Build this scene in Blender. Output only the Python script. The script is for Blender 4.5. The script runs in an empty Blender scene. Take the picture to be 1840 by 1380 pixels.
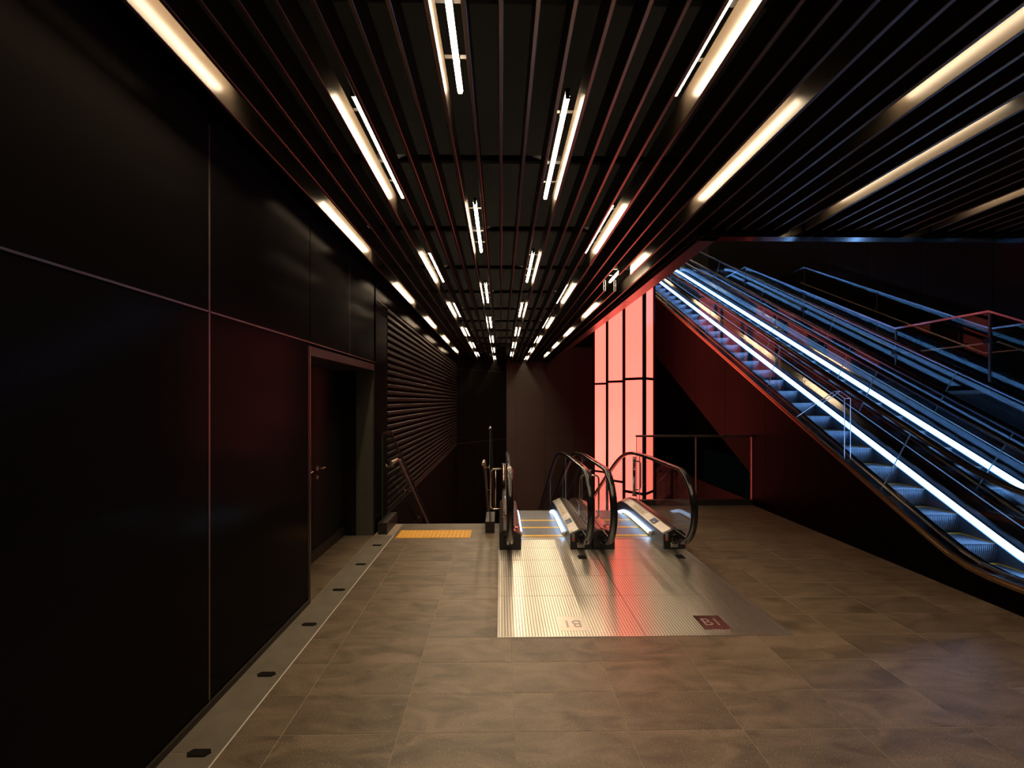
import bpy, bmesh, math, random
from mathutils import Vector, Matrix
random.seed(7)
SC = bpy.context.scene
COL = SC.collection
R = math.radians

# ------------------------------------------------------------------ camera, world, exposure
cam = bpy.data.cameras.new('camera')
cam.sensor_width = 36.0
cam.lens = 765.0 / 1840.0 * 36.0
cam.shift_x = 8.0 / 1840.0
cam.shift_y = 30.0 / 1840.0
cam.clip_start = 0.05
cam.clip_end = 200
co = bpy.data.objects.new('camera', cam)
COL.objects.link(co)
co.location = (0, 0, 1.74)
co.rotation_euler = (R(90), 0, -math.atan(12 / 765.0))
SC.camera = co

world = bpy.data.worlds.new('world')
SC.world = world
world.use_nodes = True
wb = world.node_tree.nodes['Background']
wb.inputs[0].default_value = (0.55, 0.6, 0.7, 1)
wb.inputs[1].default_value = 0.002

SC.view_settings.view_transform = 'Standard'
SC.view_settings.look = 'None'
SC.view_settings.exposure = 0.0
SC.view_settings.gamma = 1.0
SC.view_settings.use_curve_mapping = False
try:
    SC.cycles.use_denoising = True
    SC.cycles.max_bounces = 10
    SC.cycles.transparent_max_bounces = 24
    SC.cycles.glossy_bounces = 5
    SC.cycles.diffuse_bounces = 3
    SC.cycles.sample_clamp_indirect = 6.0
    SC.cycles.caustics_reflective = True
    SC.cycles.use_light_tree = True
except Exception:
    pass

LAMP_POWER = 96.0      # radiance of the warm ceiling tubes
LED_POWER = 10.0        # radiance of the blue-white escalator strips
RED_POWER = 2.5        # radiance of the red lantern panels

# ------------------------------------------------------------------ materials
MATS = {}


def nodes_of(name):
    m = bpy.data.materials.new(name)
    m.use_nodes = True
    nt = m.node_tree
    return m, nt, nt.nodes['Principled BSDF']


def lnk(nt, a, b):
    nt.links.new(a, b)


def pbr(name, col, rough=0.5, metal=0.0, var=0.0, scale=6.0, bump=0.0, bscale=40.0, rvar=0.0, spec=0.5, coat=0.0,
        stretch=(1, 1, 1), transl=False):
    m, nt, b = nodes_of(name)
    b.inputs['Base Color'].default_value = (*col, 1)
    b.inputs['Roughness'].default_value = rough
    b.inputs['Metallic'].default_value = metal
    b.inputs['Specular IOR Level'].default_value = spec
    b.inputs['Coat Weight'].default_value = coat
    tc = nt.nodes.new('ShaderNodeTexCoord')
    mp = nt.nodes.new('ShaderNodeMapping')
    mp.inputs['Scale'].default_value = stretch
    lnk(nt, tc.outputs['Object'], mp.inputs['Vector'])
    no = nt.nodes.new('ShaderNodeTexNoise')
    no.inputs['Scale'].default_value = scale
    no.inputs['Detail'].default_value = 5
    lnk(nt, mp.outputs[0], no.inputs['Vector'])
    if var > 0:
        cr = nt.nodes.new('ShaderNodeValToRGB')
        cr.color_ramp.elements[0].position = 0.3
        cr.color_ramp.elements[1].position = 0.7
        cr.color_ramp.elements[0].color = (*[c * (1 - var) for c in col], 1)
        cr.color_ramp.elements[1].color = (*[min(1, c * (1 + var)) for c in col], 1)
        lnk(nt, no.outputs['Fac'], cr.inputs['Fac'])
        lnk(nt, cr.outputs['Color'], b.inputs['Base Color'])
    if rvar > 0:
        mr = nt.nodes.new('ShaderNodeMapRange')
        mr.inputs['From Min'].default_value = 0.3
        mr.inputs['From Max'].default_value = 0.7
        mr.inputs['To Min'].default_value = max(0.02, rough - rvar)
        mr.inputs['To Max'].default_value = rough + rvar
        lnk(nt, no.outputs['Fac'], mr.inputs['Value'])
        lnk(nt, mr.outputs[0], b.inputs['Roughness'])
    if bump > 0:
        n2 = nt.nodes.new('ShaderNodeTexNoise')
        n2.inputs['Scale'].default_value = bscale
        n2.inputs['Detail'].default_value = 3
        lnk(nt, mp.outputs[0], n2.inputs['Vector'])
        bp = nt.nodes.new('ShaderNodeBump')
        bp.inputs['Strength'].default_value = bump
        bp.inputs['Distance'].default_value = 0.01
        lnk(nt, n2.outputs['Fac'], bp.inputs['Height'])
        lnk(nt, bp.outputs[0], b.inputs['Normal'])
    MATS[name] = m
    return m


def emit(name, col, power, stripes=0.0):
    m, nt, b = nodes_of(name)
    b.inputs['Base Color'].default_value = (0.8, 0.8, 0.8, 1)
    b.inputs['Roughness'].default_value = 0.3
    b.inputs['Emission Color'].default_value = (*col, 1)
    b.inputs['Emission Strength'].default_value = power
    if stripes:
        # faint vertical bands of the fluorescent tubes inside the light box
        tc = nt.nodes.new('ShaderNodeTexCoord')
        wv = nt.nodes.new('ShaderNodeTexWave')
        wv.bands_direction = 'X'
        wv.inputs['Scale'].default_value = 6.0
        wv.inputs['Distortion'].default_value = 0.0
        lnk(nt, tc.outputs['Object'], wv.inputs['Vector'])
        mr = nt.nodes.new('ShaderNodeMapRange')
        mr.inputs['To Min'].default_value = power * (1 - stripes)
        mr.inputs['To Max'].default_value = power * (1 + stripes)
        lnk(nt, wv.outputs['Fac'], mr.inputs['Value'])
        lnk(nt, mr.outputs[0], b.inputs['Emission Strength'])
    MATS[name] = m
    return m


def glass(name, tint, base_reflect=0.04, rough=0.0):
    """thin architectural glass: fresnel mix of a tinted see-through and a mirror coat"""
    m = bpy.data.materials.new(name)
    m.use_nodes = True
    nt = m.node_tree
    nt.nodes.clear()
    out = nt.nodes.new('ShaderNodeOutputMaterial')
    tr = nt.nodes.new('ShaderNodeBsdfTransparent')
    tr.inputs[0].default_value = (*tint, 1)
    gl = nt.nodes.new('ShaderNodeBsdfGlossy')
    gl.inputs['Color'].default_value = (0.95, 0.97, 1, 1)
    gl.inputs['Roughness'].default_value = rough
    ge = nt.nodes.new('ShaderNodeNewGeometry')
    dt = nt.nodes.new('ShaderNodeVectorMath')
    dt.operation = 'DOT_PRODUCT'
    lnk(nt, ge.outputs['Normal'], dt.inputs[0])
    lnk(nt, ge.outputs['Incoming'], dt.inputs[1])

    def mth(op, a, b=None, v=None):
        q = nt.nodes.new('ShaderNodeMath')
        q.operation = op
        if isinstance(a, (int, float)):
            q.inputs[0].default_value = a
        else:
            lnk(nt, a, q.inputs[0])
        if v is not None:
            q.inputs[1].default_value = v
        elif b is not None:
            lnk(nt, b, q.inputs[1])
        return q.outputs[0]
    cosv = mth('ABSOLUTE', dt.outputs['Value'])
    fr5 = mth('POWER', mth('SUBTRACT', 1.0, cosv), v=5.0)
    frv = mth('MULTIPLY', fr5, v=0.4)
    ad = nt.nodes.new('ShaderNodeMath')
    ad.operation = 'ADD'
    ad.use_clamp = True
    ad.inputs[1].default_value = base_reflect
    lnk(nt, frv, ad.inputs[0])
    mx = nt.nodes.new('ShaderNodeMixShader')
    lnk(nt, ad.outputs[0], mx.inputs[0])
    lnk(nt, tr.outputs[0], mx.inputs[1])
    lnk(nt, gl.outputs[0], mx.inputs[2])
    lnk(nt, mx.outputs[0], out.inputs[0])
    MATS[name] = m
    return m


def stone(name, dark, mid, lite, speck=True, rough=0.42):
    """flamed stone tile: veins drift across tiles by object location, specks, per-tile tone"""
    m, nt, b = nodes_of(name)
    tc = nt.nodes.new('ShaderNodeTexCoord')
    oi = nt.nodes.new('ShaderNodeObjectInfo')
    wr = nt.nodes.new('ShaderNodeVectorMath')
    wr.operation = 'SCALE'
    wr.inputs['Scale'].default_value = 9.0
    cmb = nt.nodes.new('ShaderNodeCombineXYZ')
    lnk(nt, oi.outputs['Random'], cmb.inputs[0])
    lnk(nt, oi.outputs['Random'], cmb.inputs[1])
    lnk(nt, cmb.outputs[0], wr.inputs[0])
    va = nt.nodes.new('ShaderNodeVectorMath')
    va.operation = 'ADD'
    lnk(nt, tc.outputs['Object'], va.inputs[0])
    lnk(nt, wr.outputs[0], va.inputs[1])
    mp = nt.nodes.new('ShaderNodeMapping')
    mp.inputs['Rotation'].default_value = (0, 0, 0.5)
    mp.inputs['Scale'].default_value = (1.0, 2.6, 1.0)
    lnk(nt, va.outputs[0], mp.inputs[0])
    n1 = nt.nodes.new('ShaderNodeTexNoise')
    n1.inputs['Scale'].default_value = 2.6
    n1.inputs['Detail'].default_value = 6
    n1.inputs['Distortion'].default_value = 1.2
    lnk(nt, mp.outputs[0], n1.inputs[0])
    cr = nt.nodes.new('ShaderNodeValToRGB')
    e = cr.color_ramp.elements
    e[0].position, e[0].color = 0.3, (*dark, 1)
    e[1].position, e[1].color = 0.72, (*lite, 1)
    k = e.new(0.5)
    k.color = (*mid, 1)
    lnk(nt, n1.outputs[0], cr.inputs[0])
    n2 = nt.nodes.new('ShaderNodeTexNoise')
    n2.inputs['Scale'].default_value = 190
    n2.inputs['Detail'].default_value = 2
    lnk(nt, va.outputs[0], n2.inputs[0])
    mr = nt.nodes.new('ShaderNodeMapRange')
    mr.inputs['From Min'].default_value = 0.3
    mr.inputs['From Max'].default_value = 0.7
    mr.inputs['To Min'].default_value = 0.55
    mr.inputs['To Max'].default_value = 1.45
    lnk(nt, n2.outputs[0], mr.inputs[0])
    mm = nt.nodes.new('ShaderNodeMapRange')
    mm.inputs['To Min'].default_value = 0.9
    mm.inputs['To Max'].default_value = 1.08
    lnk(nt, oi.outputs['Random'], mm.inputs[0])
    mu = nt.nodes.new('ShaderNodeMath')
    mu.operation = 'MULTIPLY'
    lnk(nt, mr.outputs[0], mu.inputs[0])
    lnk(nt, mm.outputs[0], mu.inputs[1])
    vs = nt.nodes.new('ShaderNodeVectorMath')
    vs.operation = 'SCALE'
    lnk(nt, cr.outputs[0], vs.inputs[0])
    lnk(nt, mu.outputs[0], vs.inputs['Scale'])
    colour = vs.outputs[0]
    if speck:
        vo = nt.nodes.new('ShaderNodeTexVoronoi')
        vo.inputs['Scale'].default_value = 55
        lnk(nt, va.outputs[0], vo.inputs[0])
        lt = nt.nodes.new('ShaderNodeMath')
        lt.operation = 'LESS_THAN'
        lt.inputs[1].default_value = 0.13
        lnk(nt, vo.outputs['Distance'], lt.inputs[0])
        mx = nt.nodes.new('ShaderNodeMixRGB')
        mx.inputs[2].default_value = (*[min(1, c * 2.2) for c in lite], 1)
        lf = nt.nodes.new('ShaderNodeMath')
        lf.operation = 'MULTIPLY'
        lf.inputs[1].default_value = 0.6
        lnk(nt, lt.outputs[0], lf.inputs[0])
        lnk(nt, lf.outputs[0], mx.inputs[0])
        lnk(nt, vs.outputs[0], mx.inputs[1])
        colour = mx.outputs[0]
    lnk(nt, colour, b.inputs['Base Color'])
    b.inputs['Roughness'].default_value = rough
    b.inputs['Specular IOR Level'].default_value = 0.45
    bp = nt.nodes.new('ShaderNodeBump')
    bp.inputs['Strength'].default_value = 0.25
    bp.inputs['Distance'].default_value = 0.004
    lnk(nt, n2.outputs[0], bp.inputs['Height'])
    lnk(nt, bp.outputs[0], b.inputs['Normal'])
    MATS[name] = m
    return m


def grooved(name, col, rough, metal, pitch, axis='X', cross=0.0, depth=0.002, dark=0.35, aniso=0.0, bump=0.5):
    """ribbed metal: parallel grooves as colour and relief across one object axis"""
    m, nt, b = nodes_of(name)
    tc = nt.nodes.new('ShaderNodeTexCoord')

    def wave(ax, p):
        w = nt.nodes.new('ShaderNodeTexWave')
        w.bands_direction = ax
        w.wave_profile = 'SIN'
        w.inputs['Scale'].default_value = 2 * math.pi / (20.0 * p)
        w.inputs['Distortion'].default_value = 0
        lnk(nt, tc.outputs['Object'], w.inputs[0])
        return w
    w = wave(axis, pitch)
    cr = nt.nodes.new('ShaderNodeValToRGB')
    cr.color_ramp.elements[0].position = 0.18
    cr.color_ramp.elements[1].position = 0.45
    cr.color_ramp.elements[0].color = (*[c * dark for c in col], 1)
    cr.color_ramp.elements[1].color = (*col, 1)
    lnk(nt, w.outputs['Fac'], cr.inputs[0])
    colour = cr.outputs[0]
    height = w.outputs['Fac']
    if cross:
        w2 = wave('Y' if axis == 'X' else 'X', cross)
        c2 = nt.nodes.new('ShaderNodeValToRGB')
        c2.color_ramp.elements[0].position = 0.08
        c2.color_ramp.elements[1].position = 0.25
        c2.color_ramp.elements[0].color = (0.8, 0.8, 0.8, 1)
        c2.color_ramp.elements[1].color = (1, 1, 1, 1)
        lnk(nt, w2.outputs['Fac'], c2.inputs[0])
        mu = nt.nodes.new('ShaderNodeMixRGB')
        mu.blend_type = 'MULTIPLY'
        mu.inputs[0].default_value = 1
        lnk(nt, colour, mu.inputs[1])
        lnk(nt, c2.outputs[0], mu.inputs[2])
        colour = mu.outputs[0]
    # long streaks of wear
    mp = nt.nodes.new('ShaderNodeMapping')
    mp.inputs['Scale'].default_value = (30, 1.2, 1)
    lnk(nt, tc.outputs['Object'], mp.inputs[0])
    no = nt.nodes.new('ShaderNodeTexNoise')
    no.inputs['Scale'].default_value = 1.5
    no.inputs['Detail'].default_value = 4
    lnk(nt, mp.outputs[0], no.inputs[0])
    mr = nt.nodes.new('ShaderNodeMapRange')
    mr.inputs['From Min'].default_value = 0.3
    mr.inputs['From Max'].default_value = 0.7
    mr.inputs['To Min'].default_value = max(0.05, rough - 0.012)
    mr.inputs['To Max'].default_value = rough + 0.012
    lnk(nt, no.outputs[0], mr.inputs[0])
    lnk(nt, mr.outputs[0], b.inputs['Roughness'])
    lnk(nt, colour, b.inputs['Base Color'])
    b.inputs['Metallic'].default_value = metal
    if aniso:
        b.inputs['Anisotropic'].default_value = aniso
        tg = nt.nodes.new('ShaderNodeCombineXYZ')
        tg.inputs[1].default_value = 1.0
        lnk(nt, tg.outputs[0], b.inputs['Tangent'])
    if not bump:
        MATS[name] = m
        return m
    bp = nt.nodes.new('ShaderNodeBump')
    bp.inputs['Strength'].default_value = bump
    bp.inputs['Distance'].default_value = depth
    lnk(nt, height, bp.inputs['Height'])
    lnk(nt, bp.outputs[0], b.inputs['Normal'])
    MATS[name] = m
    return m


pbr('black_panel', (0.012, 0.0105, 0.010), 0.17, 0.0, var=0.05, scale=1.0, rvar=0.01, spec=0.013)
pbr('black_panel_dull', (0.007, 0.0065, 0.006), 0.45, 0.0, var=0.15, scale=1, rvar=0.03, spec=0.1)
pbr('brown_panel', (0.062, 0.052, 0.046), 0.5, 0.0, var=0.1, scale=1, rvar=0.03, spec=0.2)
pbr('red_lit_black_panel', (0.0055, 0.0026, 0.0026), 0.42, 0.0, var=0.1, scale=1, rvar=0.02, spec=0.04)  # black cladding, with the lanterns' red light put into its base colour
pbr('bronze_trim', (0.22, 0.19, 0.16), 0.38, 0.9, var=0.1, scale=20)
pbr('trim_dark', (0.05, 0.045, 0.042), 0.4, 0.5, var=0.1, scale=12)
pbr('soffit_metal', (0.3, 0.25, 0.23), 0.3, 0.9, var=0.05, scale=3)
pbr('green_edge', (0.05, 0.075, 0.07), 0.3)
pbr('brushed_steel', (0.62, 0.56, 0.48), 0.4, 1.0, var=0.04, scale=10)
pbr('void_black', (0.0012, 0.0012, 0.0012), 0.9, spec=0.1)
pbr('baffle_black', (0.027, 0.021, 0.0155), 0.33, 0.0, var=0.06, scale=4, rvar=0.02, spec=0.12)
pbr('baffle_edge', (0.2, 0.155, 0.14), 0.3, 0.8, var=0.05, scale=4)  # baffle undersides made brighter than the sides to carry the lanterns' red reflection
pbr('aluminium', (0.7, 0.69, 0.68), 0.3, 1.0, var=0.05, scale=30)
pbr('chrome', (0.75, 0.7, 0.62), 0.16, 1.0, var=0.04, scale=30)
pbr('handle_metal', (0.8, 0.78, 0.75), 0.2, 1.0, var=0.04, scale=30)
pbr('rubber', (0.012, 0.011, 0.012), 0.16, 0.0, var=0.1, scale=30, spec=0.6)
pbr('housing_black', (0.012, 0.012, 0.012), 0.4, 0.0, var=0.1, scale=20)
pbr('deck_steel', (0.62, 0.6, 0.57), 0.3, 1.0, var=0.03, scale=2)
pbr('deck_dark_steel', (0.34, 0.31, 0.3), 0.28, 1.0, var=0.03, scale=2)
pbr('skirt_steel', (0.13, 0.14, 0.16), 0.35, 0.9, var=0.03, scale=2)
pbr('bronze_deck', (0.24, 0.21, 0.19), 0.13, 1.0, var=0.03, scale=1)
pbr('bronze_edge', (0.5, 0.36, 0.22), 0.3, 1.0, var=0.1, scale=14)
pbr('yellow_paint', (0.75, 0.42, 0.03), 0.5, 0.0, var=0.15, scale=60)
pbr('tactile_yellow', (0.86, 0.45, 0.06), 0.5, 0.0, var=0.12, scale=40)
pbr('red_button', (0.7, 0.06, 0.03), 0.35, 0.0)
pbr('sticker_white', (0.72, 0.7, 0.66), 0.5, 0.0, var=0.03, scale=40)
pbr('sticker_yellow', (0.75, 0.42, 0.05), 0.5, 0.0)
pbr('sticker_blue', (0.04, 0.09, 0.25), 0.4, 0.0)
pbr('grey_plate', (0.3, 0.3, 0.31), 0.4, 0.2)
pbr('mark_dark', (0.012, 0.011, 0.01), 0.9, 0.0, spec=0.1)
pbr('grout', (0.36, 0.3, 0.23), 0.85, 0.0, var=0.15, scale=30)
pbr('concrete', (0.17, 0.15, 0.115), 0.55, 0.0, var=0.18, scale=7, bump=0.1, bscale=160, rvar=0.05)
pbr('plinth_stone', (0.028, 0.023, 0.021), 0.4, 0.0, var=0.15, scale=10)
pbr('glass_edge', (0.3, 0.35, 0.35), 0.25, 0.0, spec=0.8)
pbr('blue_steel', (0.3, 0.32, 0.36), 0.25, 1.0)
pbr('grey_wall', (0.1, 0.1, 0.1), 0.6, 0.0, var=0.1, scale=4)
pbr('door_black', (0.02, 0.017, 0.015), 0.45, 0.0, var=0.08, scale=2, spec=0.1)
pbr('jamb_black', (0.09, 0.088, 0.072), 0.5, 0.0, var=0.1, scale=5)
pbr('slat_brown', (0.034, 0.028, 0.026), 0.42, 0.0, var=0.08, scale=1, spec=0.2)
pbr('fixture_black', (0.008, 0.008, 0.008), 0.6, 0.0, spec=0.25)
stone('tile_stone', (0.1, 0.075, 0.051), (0.168, 0.127, 0.088), (0.238, 0.183, 0.13), rough=0.36)
stone('edge_stone', (0.12, 0.1, 0.08), (0.15, 0.125, 0.1), (0.18, 0.15, 0.12), speck=False)
grooved('plate_metal', (0.82, 0.77, 0.7), 0.235, 1.0, 0.0225, 'X', cross=0.0225, dark=0.5, aniso=0.97, bump=0)
grooved('plate_rib', (0.86, 0.81, 0.74), 0.3, 1.0, 0.0225, 'Y', dark=0.82, aniso=0.97, bump=0)
pbr('deck_groove', (0.2, 0.18, 0.16), 0.45, 0.6)
grooved('step_metal', (0.27, 0.285, 0.31), 0.38, 0.8, 0.02, 'X', depth=0.004, dark=0.1)
grooved('comb_metal', (0.5, 0.5, 0.5), 0.35, 1.0, 0.018, 'X', depth=0.002, dark=0.4)
pbr('plate_smooth', (0.62, 0.59, 0.54), 0.2, 1.0, var=0.03, scale=4)
pbr('plate_satin', (0.68, 0.65, 0.6), 0.34, 1.0, var=0.05, scale=20)
emit('tube_glow', (1.0, 0.75, 0.48), LAMP_POWER)
emit('led_glow', (0.2, 0.45, 1.0), LED_POWER)
emit('led_white_glow', (0.45, 0.66, 1.0), 4.2)
emit('lantern_glow', (1.0, 0.125, 0.09), RED_POWER, stripes=0.04)
emit('display_red', (1.0, 0.05, 0.04), 1.5)
emit('blue_screen', (0.02, 0.1, 1.0), 0.35)
glass('clear_glass', (0.93, 0.96, 0.96), 0.01)
glass('green_glass', (0.78, 0.86, 0.84), 0.01)
glass('acrylic', (0.95, 0.97, 1.0), 0.02)


pbr('pane_edge', (1.0, 1.0, 1.0), 0.5)
_b = MATS['pane_edge'].node_tree.nodes['Principled BSDF']
_b.inputs['Transmission Weight'].default_value = 0.9
_b.inputs['IOR'].default_value = 1.25


# ------------------------------------------------------------------ mesh building
class MB:
    def __init__(self):
        self.v, self.f, self.m, self.s = [], [], [], []

    def add(self, vs, fs, mi=0, smooth=False):
        o = len(self.v)
        self.v += [tuple(p) for p in vs]
        for f in fs:
            self.f.append([i + o for i in f])
            self.m.append(mi)
            self.s.append(smooth)
        return self

    def box(self, x0, x1, y0, y1, z0, z1, mi=0):
        return self.add([(x0, y0, z0), (x1, y0, z0), (x1, y1, z0), (x0, y1, z0),
                         (x0, y0, z1), (x1, y0, z1), (x1, y1, z1), (x0, y1, z1)],
                        [(0, 3, 2, 1), (4, 5, 6, 7), (0, 1, 5, 4), (1, 2, 6, 5), (2, 3, 7, 6), (3, 0, 4, 7)], mi)

    def slab(self, x0, x1, y0, y1, z0, z1, b=0.002, mi=0):
        """box with a chamfered top edge"""
        vs = [(x0, y0, z0), (x1, y0, z0), (x1, y1, z0), (x0, y1, z0),
              (x0, y0, z1 - b), (x1, y0, z1 - b), (x1, y1, z1 - b), (x0, y1, z1 - b),
              (x0 + b, y0 + b, z1), (x1 - b, y0 + b, z1), (x1 - b, y1 - b, z1), (x0 + b, y1 - b, z1)]
        fs = [(0, 3, 2, 1), (8, 9, 10, 11)]
        for a, c in ((0, 4), (4, 8)):
            for i in range(4):
                j = (i + 1) % 4
                fs.append((a + i, a + j, c + j, c + i))
        return self.add(vs, fs, mi)

    def prism_x(self, poly, x0, x1, mi=0, rim=None):
        """(y, z) polygon extruded along x; rim faces may take another material"""
        n = len(poly)
        vs = [(x0, y, z) for y, z in poly] + [(x1, y, z) for y, z in poly]
        self.add(vs, [list(range(n)), [2 * n - 1 - i for i in range(n)]], mi)
        o = len(self.v) - 2 * n
        for i in range(n):
            j = (i + 1) % n
            self.f.append([o + i, o + n + i, o + n + j, o + j])
            self.m.append(mi if rim is None else rim)
            self.s.append(False)
        return self

    def prism_z(self, poly, z0, z1, mi=0):
        n = len(poly)
        vs = [(x, y, z0) for x, y in poly] + [(x, y, z1) for x, y in poly]
        fs = [[n - 1 - i for i in range(n)], [n + i for i in range(n)]]
        for i in range(n):
            j = (i + 1) % n
            fs.append([i, j, n + j, n + i])
        return self.add(vs, fs, mi)

    def sweep(self, prof, path, mi=0, closed=True, caps=True, normal=False, smooth=False):
        """profile (x, h) carried along a path of (y, z); h stands upright, or along the path normal"""
        n, k = len(prof), len(path)
        vs = []
        for i, (y, z) in enumerate(path):
            if normal:
                a, b = path[max(0, i - 1)], path[min(k - 1, i + 1)]
                d = math.hypot(b[0] - a[0], b[1] - a[1]) or 1
                ny, nz = -(b[1] - a[1]) / d, (b[0] - a[0]) / d
            else:
                ny, nz = 0, 1
            vs += [(x, y + h * ny, z + h * nz) for x, h in prof]
        fs = []
        for i in range(k - 1):
            for j in range(n if closed else n - 1):
                q = (j + 1) % n
                fs.append([i * n + j, i * n + q, (i + 1) * n + q, (i + 1) * n + j])
        self.add(vs, fs, mi, smooth)
        if caps and closed:
            o = len(self.v) - n * k
            self.f.append([o + n - 1 - j for j in range(n)])
            self.f.append([o + (k - 1) * n + j for j in range(n)])
            self.m += [mi, mi]
            self.s += [False, False]
        return self

    def tube(self, pts, r, n=10, mi=0, caps=True):
        pts = [Vector(p) for p in pts]
        k = len(pts)
        vs = []
        prev = None
        for i, p in enumerate(pts):
            t = (pts[min(k - 1, i + 1)] - pts[max(0, i - 1)]).normalized()
            if prev is None:
                ref = Vector((0, 0, 1)) if abs(t.z) < 0.9 else Vector((1, 0, 0))
                u = t.cross(ref).normalized()
            else:
                u = (prev - t * prev.dot(t)).normalized()
            prev = u
            w = t.cross(u)
            rr = r[i] if isinstance(r, (list, tuple)) else r
            vs += [p + (u * math.cos(2 * math.pi * j / n) + w * math.sin(2 * math.pi * j / n)) * rr for j in range(n)]
        fs = []
        for i in range(k - 1):
            for j in range(n):
                q = (j + 1) % n
                fs.append([i * n + j, i * n + q, (i + 1) * n + q, (i + 1) * n + j])
        self.add(vs, fs, mi, True)
        if caps:
            o = len(self.v) - n * k
            self.f.append([o + n - 1 - j for j in range(n)])
            self.f.append([o + (k - 1) * n + j for j in range(n)])
            self.m += [mi, mi]
            self.s += [False, False]
        return self


def origin(o):
    v = Vector((0, 0, 0))
    while o is not None:
        v += o.location
        o = o.parent
    return v


def mesh_of(name, mb, mats, shift):
    me = bpy.data.meshes.new(name)
    me.from_pydata([(p[0] - shift.x, p[1] - shift.y, p[2] - shift.z) for p in mb.v], [], mb.f)
    for m in (mats if isinstance(mats, (list, tuple)) else [mats]):
        me.materials.append(MATS[m])
    me.polygons.foreach_set('material_index', mb.m)
    me.polygons.foreach_set('use_smooth', mb.s)
    bm = bmesh.new()
    bm.from_mesh(me)
    bmesh.ops.recalc_face_normals(bm, faces=bm.faces)
    bm.to_mesh(me)
    bm.free()
    me.update()
    return me


def part(name, mb, mats, parent=None, at=None, label=None):
    """one mesh object; mb is in scene coordinates, at is the object's origin in the scene"""
    at = Vector(at) if at is not None else (origin(parent) if parent else Vector((0, 0, 0)))
    o = bpy.data.objects.new(name, mesh_of(name, mb, mats, at))
    COL.objects.link(o)
    o.parent = parent
    o.location = at - (origin(parent) if parent else Vector((0, 0, 0)))
    if label:
        o['label'] = label
    return o


def instance(src, parent, loc, name=None):
    o = src.copy()
    COL.objects.link(o)
    o.parent = parent
    o.location = Vector(loc) - (origin(parent) if parent else Vector((0, 0, 0)))
    return o


def thing(name, label, cat, loc=(0, 0, 0), group=None):
    o = bpy.data.objects.new(name, None)
    o.empty_display_size = 0.1
    COL.objects.link(o)
    o.location = loc
    o['label'] = label
    o['category'] = cat
    if group:
        o['group'] = group
    return o


def tag(o, label, cat, group=None):
    o['label'] = label
    o['category'] = cat
    if group:
        o['group'] = group
    return o


def struct(name, mb, mats, label=None):
    o = part(name, mb, mats)
    o['kind'] = 'structure'
    if label:
        o['label'] = label
    o['category'] = name.split('_')[0]
    return o


def struct_root(name, label, loc=(0, 0, 0)):
    o = thing(name, label, name.split('_')[0], loc)
    o['kind'] = 'structure'
    return o


T = 0.564


def softplus(u, s):
    u = u / s
    return s * (math.log1p(math.exp(u)) if u < 30 else u)


def frange(a, b, n):
    return [a + (b - a) * i / (n - 1) for i in range(n)]


ORD = ['first', 'second', 'third', 'fourth', 'fifth', 'sixth', 'seventh', 'eighth', 'ninth', 'tenth', 'eleventh',
       'twelfth', 'thirteenth', 'fourteenth']

# ================================================================== FLOOR
XL, XS, XR = -1.64, -1.384, 4.2
fl = MB()
fl.box(XL, XR, -3.9, 1.02, -0.3, 0.0)
fl.box(XL, -0.02, 1.02, 6.04, -0.3, -0.0012)
fl.box(-0.02, 2.172, 1.02, 3.132, -0.3, -0.0012)
fl.box(2.172, XR, 1.02, 7.12, -0.3, -0.0012)
fl.box(4.2, 9.4, -3.9, 5.6, -0.3, -0.001)
floor = struct('floor', fl, 'grout', 'brown stone tile floor with thin pale joints')
ROW0, ROWP, COL0, COLP, J = 2.234, 0.3, -1.141, 0.606, 0.0014
tile_cache = {}


def tile(x0, x1, y0, y1, mat='tile_stone', name='tile', parent=floor):
    key = (round(x1 - x0, 3), round(y1 - y0, 3), mat, name)
    c = ((x0 + x1) / 2, (y0 + y1) / 2, 0)
    if key in tile_cache:
        return instance(tile_cache[key], parent, c)
    mb = MB().slab(x0 + J, x1 - J, y0 + J, y1 - J, -0.012, 0.0, 0.0012)
    o = part(name, mb, mat, parent, at=c)
    tile_cache[key] = o
    return o


def tile_row(y0, y1, xa, xb):
    edges = [xa]
    k = 0
    x = COL0 - COLP
    while x < xb - 0.001:
        if x > xa + 0.02 and x < xb - 0.02:
            edges.append(x)
        x += COLP
    edges.append(xb)
    for a, b in zip(edges[:-1], edges[1:]):
        tile(a, b, y0, y1)


r = -4
while True:
    y0 = ROW0 + ROWP * r
    y1 = y0 + ROWP
    r += 1
    if y0 > 7.1:
        break
    if y1 < 3.2:
        tile_row(y0, y1, XS, XR)
    else:
        if y0 < 5.8:
            tile_row(y0, min(y1, 5.80), XS, -0.02)
        tile_row(y0, min(y1, 7.12), 2.172, XR)
for a, b in ((XS, -0.75), (-0.75, -0.02)):
    tile(a, b, 5.80, 6.04, 'edge_stone', 'edge_stone')
# concrete strip beside the left wall, jointed at the black caps
HEXY = [1.52, 2.125, 2.73, 3.335, 3.94, 4.55, 5.146]
ys = [1.02] + HEXY + [5.53]
for a, b in zip(ys[:-1], ys[1:]):
    tile(XL, XS, a, b, 'concrete', 'strip_slab')
part('edge_strip', MB().box(XS - 0.005, XS + 0.0035, 1.02, 5.53, -0.004, 0.0008), 'sticker_white', floor, label='pale metal strip along the concrete border')
# the sunk doorway floor
fl2 = MB().box(-2.12, XL, 3.685, 5.53, -0.3, -0.0012)
part('recess_base', fl2, 'grout', floor)
yy = [3.685, 4.02, 4.62, 5.22, 5.53]
for a, b in zip(yy[:-1], yy[1:]):
    tile(-2.02, XL, a, b)
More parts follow.
